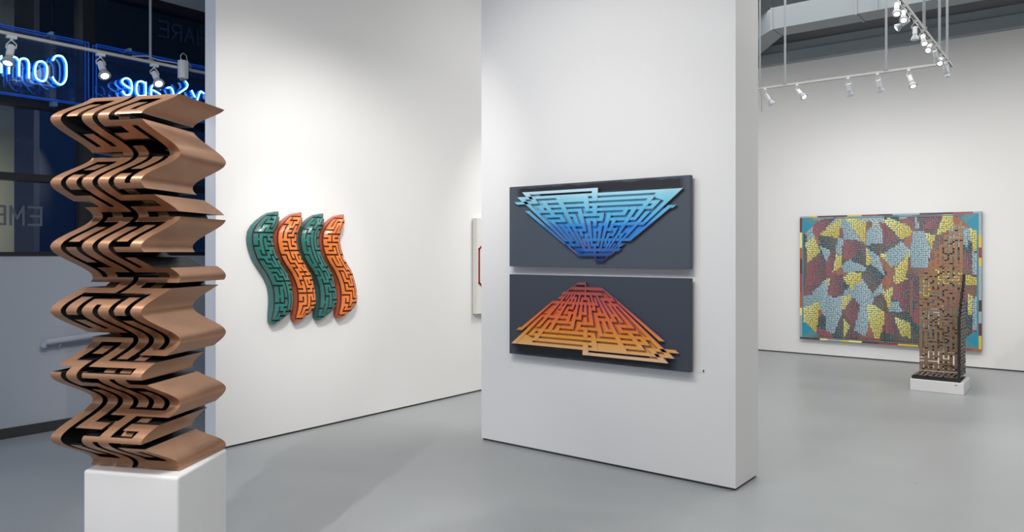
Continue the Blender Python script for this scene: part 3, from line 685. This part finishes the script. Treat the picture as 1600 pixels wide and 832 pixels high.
# ------------------------------------------------------------------ track lighting
def lathe(mb, prof, org, axis, n=16, m=0):
    ax = Vector(axis).normalized(); a = ax.orthogonal().normalized(); b = ax.cross(a); o = Vector(org); R = []
    for r, h in prof: R.append([mb.vert(o+ax*h+(a*math.cos(2*PI*k/n)+b*math.sin(2*PI*k/n))*r) for k in range(n)])
    for p, q in zip(R, R[1:]):
        for k in range(n): mb.face((p[k], p[(k+1) % n], q[(k+1) % n], q[k]), m, True)
    mb.face(R[0][::-1], m); mb.face(R[-1], m); return mb
def lamp(loc, d, lit, label, group, sc=1.0, watts=0, spread=50):
    # hangs from the underside of a track at loc, lamp axis along d
    t = thing('track_spotlight', loc, label, 'spotlight', group)
    d = Vector(d).normalized(); piv = Vector((0, 0, -.075*sc))
    MB().box((-.016*sc, -.032*sc, -.022*sc), (.016*sc, .032*sc, 0)).tube([(0, 0, -.02*sc), (0, 0, -.035*sc)], .010*sc, 10).build('track_adapter', M['lampbody'], t)
    sd = d.cross(Vector((0, 0, 1))); sd = sd.normalized() if sd.length > .05 else Vector((1, 0, 0))
    y = MB()
    y.tube([Vector((0, 0, -.032*sc)), Vector((0, 0, -.045*sc))+sd*.016*sc, piv+sd*.034*sc+Vector((0,0,.01*sc)), piv+sd*.034*sc+d*.02*sc], .004*sc, 8)
    y.tube([Vector((0, 0, -.032*sc)), Vector((0, 0, -.045*sc))-sd*.016*sc, piv-sd*.034*sc+Vector((0,0,.01*sc)), piv-sd*.034*sc+d*.02*sc], .004*sc, 8)
    y.tube([piv+sd*.036*sc+d*.02*sc, piv-sd*.036*sc+d*.02*sc], .005*sc, 8)
    y.build('yoke', M['lampbody'], t)
    lathe(MB(), [(.012*sc, 0), (.026*sc, .004*sc), (.026*sc, .09*sc), (.020*sc, .094*sc)], piv, d).build('lamp_holder', M['lampbody'], t)
    bu = lathe(MB(), [(.019*sc, .092*sc), (.022*sc, .10*sc), (.036*sc, .125*sc), (.046*sc, .150*sc), (.047*sc, .158*sc), (.043*sc, .160*sc)], piv, d, 20).build('bulb', M['lampglass'], t)
    lathe(MB(), [(.029*sc, .1602*sc), (.026*sc, .1630*sc), (.013*sc, .1645*sc)], piv, d, 20).build('lens', M['lampon'] if lit else M['lampoff'], bu)
    if watts:
        p = Vector(loc)+piv+d*.19*sc
        spot(p, p+d, watts, spread, .9, .01*sc)
    return t
def track(a, b, zt, rods, label, w=.028, top=5.3):
    x0, y0 = a; x1, y1 = b
    t = thing('light_track', ((x0+x1)/2, (y0+y1)/2, zt), label, 'light track')
    if abs(x1-x0) < .01: MB().box((-w/2, (y0-y1)/2, 0), (w/2, (y1-y0)/2, .022)).build('rail', M['track'], t); MB().box((-.004, (y0-y1)/2, -.001), (.004, (y1-y0)/2, .001)).build('conductor_slot', M['reveal'], t)
    else: MB().box(((x0-x1)/2, -w/2, 0), ((x1-x0)/2, w/2, .022)).build('rail', M['track'], t); MB().box(((x0-x1)/2, -.004, -.001), ((x1-x0)/2, .004, .001)).build('conductor_slot', M['reveal'], t)
    for q in rods:
        p = (0, q-(y0+y1)/2) if abs(x1-x0) < .01 else (q-(x0+x1)/2, 0)
        r = MB().tube([(p[0], p[1], .02), (p[0], p[1], top-zt)], .011, 10).box((p[0]-.02, p[1]-.02, .02), (p[0]+.02, p[1]+.02, .034))
        r.build('suspension_rod', M['rod'], t)
    return t
def track_xz(u, v, plane, val):            # where the sight line through a photo point meets a track's vertical plane
    rx = (u-800)/1165; dx, dy = rx*CT-ST, rx*ST+CT
    k = val/(dx if plane == 'x' else dy); return dx*k, dy*k, 1.6+(394-v)/1165*k
# left track beside the shop window
XL, ZL_ = -6.4, 3.222
wt_ = track((XL, 1.0), (XL, 6.2), ZL_, [track_xz(235, 97, 'x', XL)[1]], 'white light track running along the shop window at upper left', top=5.3)
for u, dd, lb, lit, wt in ((18, (.30, -.25, -.9), 'lit spotlight on the window track nearest the left photo edge, over the neon word', 1, 0), (157, (.62, -.05, -.78), 'lit track spotlight at the left between the two neon signs', 1, 30), (241, (.70, -.1, -.71), 'lit track spotlight hanging just above the bronze column top', 1, 30)):
    x, y, z = track_xz(u, 90, 'x', XL); lamp((XL, y, ZL_), dd, lit, lb, 'spotlights on the window track', 1.0, wt, 50)
x, y, z = track_xz(281, 110, 'x', XL)
t = thing('transformer_box', (XL+.055, y, ZL_), 'small grey transformer box with looped cable on the window track, above the neon S', 'transformer')
bevel(MB().box((-.03, -.035, -.09), (.03, .035, .07)).build('housing', M['lampbody'], t), .004, 2)
MB().tube([(0, -.02, .07), (0, -.022, .11), (0, .0, .135), (0, .03, .12), (0, .04, .07), (0, .075, .03)], .0035, 8).build('cable', M['track'], t)
tr = MB()
for q in (-.022, -.008, .008, .022): tr.tube([(0, q, -.09), (.006, q*1.3, -.112)], .0028, 6)
tr.build('terminal', M['lampbody'], t)
MB().tube([(0, 2.98-3.6, .03), (.012, 3.1-3.6, .055), (.012, 3.2-3.6, .040), (0, 3.35-3.6, .05), (0, 3.5-3.6, .03)], .005, 8).build('power_cable', M['track'], wt_)
# far track along the back wall and near track running towards the camera
YT, ZT, XN = 8.2, 3.40, -1.10
track((-4.2, YT), (XN-.03, YT), ZT, [track_xz(u, 110, 'y', YT)[0] for u in (1226.7, 1384.7)], 'white light track hanging parallel to the back wall, upper right')
track((XN, 1.5), (XN, 8.35), ZT, [track_xz(u, 60, 'x', XN)[1] for u in (1443.8, 1468, 1480)], 'white light track running towards the viewer from the corner, upper right')
st = MB().tube([(0, 0, 0), (0, 0, 1.5)], .008, 8).tube([(0, 0, 0), (.02, 0, -.12), (.02, 0, -.28)], .006, 8)
x, y, z = track_xz(1191, 130, 'y', YT)
tag(st.build('hanging_wire', M['rod'], loc=(x, YT-.07, 3.42)), 'thin grey hanging wire beside the partition edge, left of all the far spotlights', 'wire')
G2 = 'spotlights on the far track'
for u, dd, lit, lb, wt in ((1196.5, (.45, .25, -.86), 0, 'unlit-looking spotlight on the far track, nearest the partition', 0), (1246.5, (.62, -.35, -.7), 1, 'glowing spotlight on the far track, second from the partition', 25),
        (1326, (0.02, .42, -.9), 0, 'white spotlight pointing at the back wall, middle one of the far track', 0), (1372, (.12, .42, -.9), 0, 'white spotlight pointing at the back wall, fourth along the far track from the partition', 0),
        (1420.5, (.33, -.30, -.9), 1, 'glowing spotlight on the far track, nearest the corner where the tracks meet', 25)):
    x, y, z = track_xz(u, 120, 'y', YT); lamp((x, YT, ZT), dd, lit, lb, G2, .82, wt, 55)
G3 = 'spotlights on the near track'
near = [(1401, 1, (.1, -.5, -.85), 'glowing spotlight cut by the top edge of the photo', 20), (1411, 1, (.15, -.6, -.8), 'glowing spotlight second from the top on the near track', 20),
        (1421, 1, (-.85, -.2, -.55), 'flared spotlight swung out to the left of the near track', 0), (1429.5, 0, (0, .05, -1), 'unlit spotlight hanging straight down from the near track', 0),
        (1441, 1, (.25, -.55, -.8), 'glowing white spotlight halfway down the near track', 20), (1453, 1, (.0, -.8, -.6), 'glowing spotlight low on the near track, above the grey flared one', 20),
        (1460, 0, (.1, .6, -.8), 'grey flared spotlight turned away on the near track', 0), (1470, 1, (.05, -.8, -.55), 'glowing spotlight close to the corner of the tracks', 20),
        (1475, 0, (.1, .5, -.85), 'grey spotlight behind the last glowing one at the track corner', 0), (1479, 0, (.05, .1, -1), 'pale spotlight hanging lowest at the very corner of the tracks', 0)]
for u, lit, dd, lb, wt in near:
    x, y, z = track_xz(u, 60, 'x', XN); lamp((XN, y, ZT), dd, lit, lb, G3, .66, wt, 60)

# ------------------------------------------------------------------ neon signs on acrylic boxes in the shop window
def pxw(u, v, X):
    rx = (u-800)/1165; k = X/(rx*CT-ST); return (X, (rx*ST+CT)*k, 1.6+(394-v)/1165*k)
neon_core = mat('neon_tube_glow', (.5, .8, 1, 1), .4, emit=srgb(120, 200, 255), es=7)
neon_reflection = mat('blue_tube_reflection', srgb(0, 90, 220), .3, emit=srgb(0, 90, 255), es=2.2)  # glowing offset copy of each tube imitates its blue reflection in the acrylic
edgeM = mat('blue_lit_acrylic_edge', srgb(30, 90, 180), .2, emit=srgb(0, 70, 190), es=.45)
clip = mat('clear_tube_clip', srgb(120, 150, 180), .3)
XB, XNn = -7.20, -7.13
def sm(pts, n=5, closed=False):                # Catmull-Rom through the traced points
    P = [Vector(p) for p in pts]; out = []; N = len(P)
    for i in range(N if closed else N-1):
        a, b, c, d = (P[(i-1) % N] if closed or i else P[0]), P[i], P[(i+1) % N], (P[(i+2) % N] if closed or i+2 < N else P[-1])
        for k in range(n):
            t = k/n; out.append(.5*((2*b)+(c-a)*t+(2*a-5*b+4*c-d)*t*t+(3*b-a-3*c+d)*t**3))
    if not closed: out.append(P[-1])
    return out
def sign(name, label, strokes, ox, oy, y0, y1, z0, z1):
    yc = (y0+y1)/2; t = thing(name, (XB, yc, z0), label, 'neon sign', 'neon words in the shop window')
    def loc(p): return (p[0]-XB, p[1]-yc, p[2]-z0)
    MB().box((-.004, y0-yc, 0), (.004, y1-yc, z1-z0)).build('acrylic_sheet', M['acrylic'], t)
    MB().box((-.074, y0-yc, 0), (-.066, y1-yc, z1-z0)).build('acrylic_sheet', M['acrylic'], t)
    e = MB(); w = .006
    for xx in (-.075, -.005):
        e.box((xx, y0-yc-w, -w), (xx+.01, y0-yc, z1-z0+w)); e.box((xx, y1-yc, -w), (xx+.01, y1-yc+w, z1-z0+w))
        e.box((xx, y0-yc, -w), (xx+.01, y1-yc, 0)); e.box((xx, y0-yc, z1-z0), (xx+.01, y1-yc, z1-z0+w))
    e.build('lit_edge', edgeM, t)
    for yy in (y0+.25, y1-.25): MB().box((-.139, yy-yc-.02, -.045), (-.06, yy-yc+.02, -w)).build('mounting_bracket', clip, t)
    for yy in (y0+.3, y1-.3): MB().box((-.08, yy-yc-.012, z1-z0), (.01, yy-yc+.012, z1-z0+.03)).build('hanging_clip', clip, t)
    for s_ in strokes:
        cl = s_[0] == 'c'; pts = s_[1:] if cl else s_
        P = [loc(pxw(ox+x/5.944, oy+y/5.944, XNn)) for x, y in pts]
        Q = sm(P, 5, cl)
        nt_ = MB()  .tube(Q, .0068, 8, closed=cl).build('neon_letter', neon_core, t)
        B = [q+Vector((-.035, -.0, 0)) for q in Q]
        MB().tube(B, .010, 8, closed=cl).build('letter_reflection', neon_reflection, nt_)
        mid = P[len(P)//2]
        MB().tube([mid, (0.0, mid[1], mid[2])], .004, 6).build('tube_support', clip, nt_)
comm = [[(492,205),(510,172),(540,160),(580,170),(610,215),(618,260),(618,350),(600,405),(565,430),(528,412),(500,380),(490,355)],
        ['c',(345,228),(330,270),(330,340),(350,380),(400,398),(430,370),(440,300),(430,245),(395,215),(362,216)],
        [(270,370),(270,300),(268,225),(245,192),(205,188),(182,215),(180,290),(180,350)], [(178,215),(155,182),(118,172),(90,200),(86,260),(85,330)], [(14,160),(14,240),(14,320)]]
for k in range(5):                            # the word carries on out of the frame
    o_ = -95-k*88; comm.append([(o_, 150-k*12), (o_, 225-k*12), (o_, 300-k*12)]); comm.append([(o_, 170-k*12), (o_+35, 140-k*12), (o_+70, 165-k*12), (o_+72, 300-k*12)])
sign('neon_sign', 'blue neon sign with mirrored letters of Community, far left in the window', comm, 0, 60, 1.35, pxw(138, 100, XB)[1], pxw(60, 152, XB)[2], pxw(138, 67, XB)[2])
scape = [[(262,466),(205,430),(184,405),(195,380),(228,370),(260,388),(274,430),(274,485),(255,522),(215,524),(188,490)], [(404,600),(404,500),(404,405)], [(404,425),(372,400),(334,405),(320,440),(320,500),(345,535),(404,530)],
         [(458,560),(455,470),(470,436),(500,428),(535,440)], [(470,480),(500,495),(540,520)], [(600,462),(630,455),(652,480),(660,515),(648,555),(610,570)],
         [(772,395),(792,430),(780,462),(745,488),(712,512),(705,545),(735,575),(780,570)], [(830,482),(845,515),(862,548)], [(945,512),(915,492),(902,515),(886,562),(865,640)], ['c',(1010,540),(1012,500),(1030,500),(1030,540)]]
sign('neon_sign', 'blue neon sign with mirrored letters of Scape, directly above the bronze column', scape, 160, 60, pxw(151, 100, XB)[1], 5.3, pxw(60, 152, XB)[2], pxw(138, 67, XB)[2])
# ghosted vinyl words on the glass, reversed as seen from inside
vin = mat('pale_vinyl_letters', srgb(92, 100, 108), .7)
vin2 = mat('dim_blue_vinyl_letters', srgb(34, 58, 84), .7)
def word(txt, X, y0, z0, h, m, label, adv=1.12):
    G = {'E': [[(1,0),(0,0),(0,1),(1,1)],[(0,.5),(.85,.5)]], 'M': [[(0,0),(0,1),(.5,.35),(1,1),(1,0)]], 'B': [[(0,0),(0,1),(.75,1),(.95,.88),(.95,.65),(.75,.53),(0,.53)],[(.75,.53),(1,.4),(1,.14),(.78,0),(0,0)]],
         'R': [[(0,0),(0,1),(.75,1),(.97,.85),(.97,.62),(.75,.48),(0,.48)],[(.5,.48),(1,0)]], 'A': [[(0,0),(.5,1),(1,0)],[(.18,.36),(.82,.36)]], 'C': [[(1,.85),(.8,1),(.2,1),(0,.8),(0,.2),(.2,0),(.8,0),(1,.15)]],
         'S': [[(1,.86),(.8,1),(.2,1),(0,.84),(0,.66),(.2,.54),(.8,.46),(1,.34),(1,.16),(.8,0),(.2,0),(0,.14)]], 'H': [[(0,0),(0,1)],[(1,0),(1,1)],[(0,.5),(1,.5)]]}
    t = thing('window_lettering', (X, y0, z0), label, 'lettering'); y = 0; w = h*.62; lw = h*.13
    for ch in txt:
        mb = MB(); n_ = 0
        for st_ in G[ch]:
            for p, q in zip(st_, st_[1:]):
                d_ = Vector((-(q[0]-p[0])*w, (q[1]-p[1])*h)); d_.normalize(); nx, nz = -d_.y*lw/2, d_.x*lw/2; ex, ez = d_.x*lw/2, d_.y*lw/2
                a = (y-p[0]*w, p[1]*h); b = (y-q[0]*w, q[1]*h); hh = .002+.0002*n_; n_ += 1
                mb.prism([(0, a[0]-ex+nx, a[1]-ez+nz), (0, a[0]-ex-nx, a[1]-ez-nz), (0, b[0]+ex-nx, b[1]+ez-nz), (0, b[0]+ex+nx, b[1]+ez+nz)], (hh, 0, 0))
        mb.build('letter', m, t); y -= w*adv+lw*2.2
    return t
XV = XW-.064
p = pxw(64, 352, XV); word('EMBRACE', XV, p[1], p[2], abs(pxw(64, 325, XV)[2]-p[2]), vin, 'pale vinyl window lettering reading EMB in reverse, low in the shop window', 1.0)
p = pxw(340, 77, XV); word('SHARE', XV, p[1], p[2], .15, vin2, 'dim vinyl window lettering reading SHARE in reverse, high in the shop window', 1.0)

# ------------------------------------------------------------------ the street outside
struct(MB().box((-30, -25, -.12), (-7.56, 40, -.02)), 'floor_street', mat('dark_asphalt', (.03, .035, .045, 1), .6))
bl = thing('building', (-19, 10, 0), 'dark building facade across the street behind the shop window', 'building')
MB().box((-1, -22, -.1), (0, 25, 12)).build('facade', mat('night_facade', (.02, .06, .14, 1), .8, noise=.3, nscale=.5), bl)
MB().box((0, -22, 6.2), (.25, 25, 7.6)).build('fascia_band', mat('dull_red_fascia', (.08, .02, .03, 1), .6), bl)
MB().box((0, -22, 7.6), (.3, 25, 7.75)).build('cornice', mat('blue_cornice', (.03, .05, .09, 1), .6), bl)
for k in range(7): MB().box((0, -20+6*k, 1.0), (.08, -16+6*k, 5.2)).build('shop_window', mat('dark_blue_pane', (.01, .03, .07, 1), .1), bl)
pp = thing('street_pillar', (-8.35, 2.30, 0), 'tan concrete pillar standing just outside the glass at the far left', 'pillar')
MB().box((-.25, -.60, -.05), (.25, .37, 5.4)).build('shaft', mat('tan_concrete', (.42, .38, .29, 1), .8, noise=.15), pp)
area((-7.75, 2.2, 1.9), (-8.35, 2.2, 1.9), 2.2, .5, 1.0, (1, .93, .78))
struct(MB().box((-10.2, -6, 4.30), (-7.56, 14, 4.45)), 'added_canopy', M['frame'])  # canopy slab added to shade the pillar top from the sky
# parked car
cy_ = 6.6
t = thing('parked_car', (-11.5, cy_, 0), 'dark parked car seen dimly through the lower shop window', 'car')
prof = [(-2.2, .35), (-2.25, .75), (-1.9, 1.0), (-1.1, 1.1), (-.35, 1.62), (.9, 1.66), (1.75, 1.15), (2.15, 1.05), (2.25, .7), (2.2, .35)]
o = MB().prism([(-.85, y, z) for y, z in prof], (1.7, 0, 0)).build('car_body', mat('blue_grey_car_paint', (.10, .14, .19, 1), .3, coat=.5), t); bevel(o, .07, 3)
MB().prism([(.845, -.95, 1.12), (.845, -.30, 1.55), (.845, .85, 1.58), (.845, 1.5, 1.15)], (.02, 0, 0)).build('side_window', mat('dark_car_glass', (.01, .02, .035, 1), .1), t)
for y in (-1.4, 1.4):
    w_ = lathe(MB(), [(.20, -.02), (.33, -.01), (.33, .2), (.30, .22)], (.70, y, .22), (1, 0, 0), 24).build('wheel', mat('tyre_rubber', (.015, .015, .015, 1), .7), t)
    lathe(MB(), [(.17, .221), (.19, .225), (.05, .235)], (.70, y, .22), (1, 0, 0), 12).build('hub_cap', M['rod'], w_)
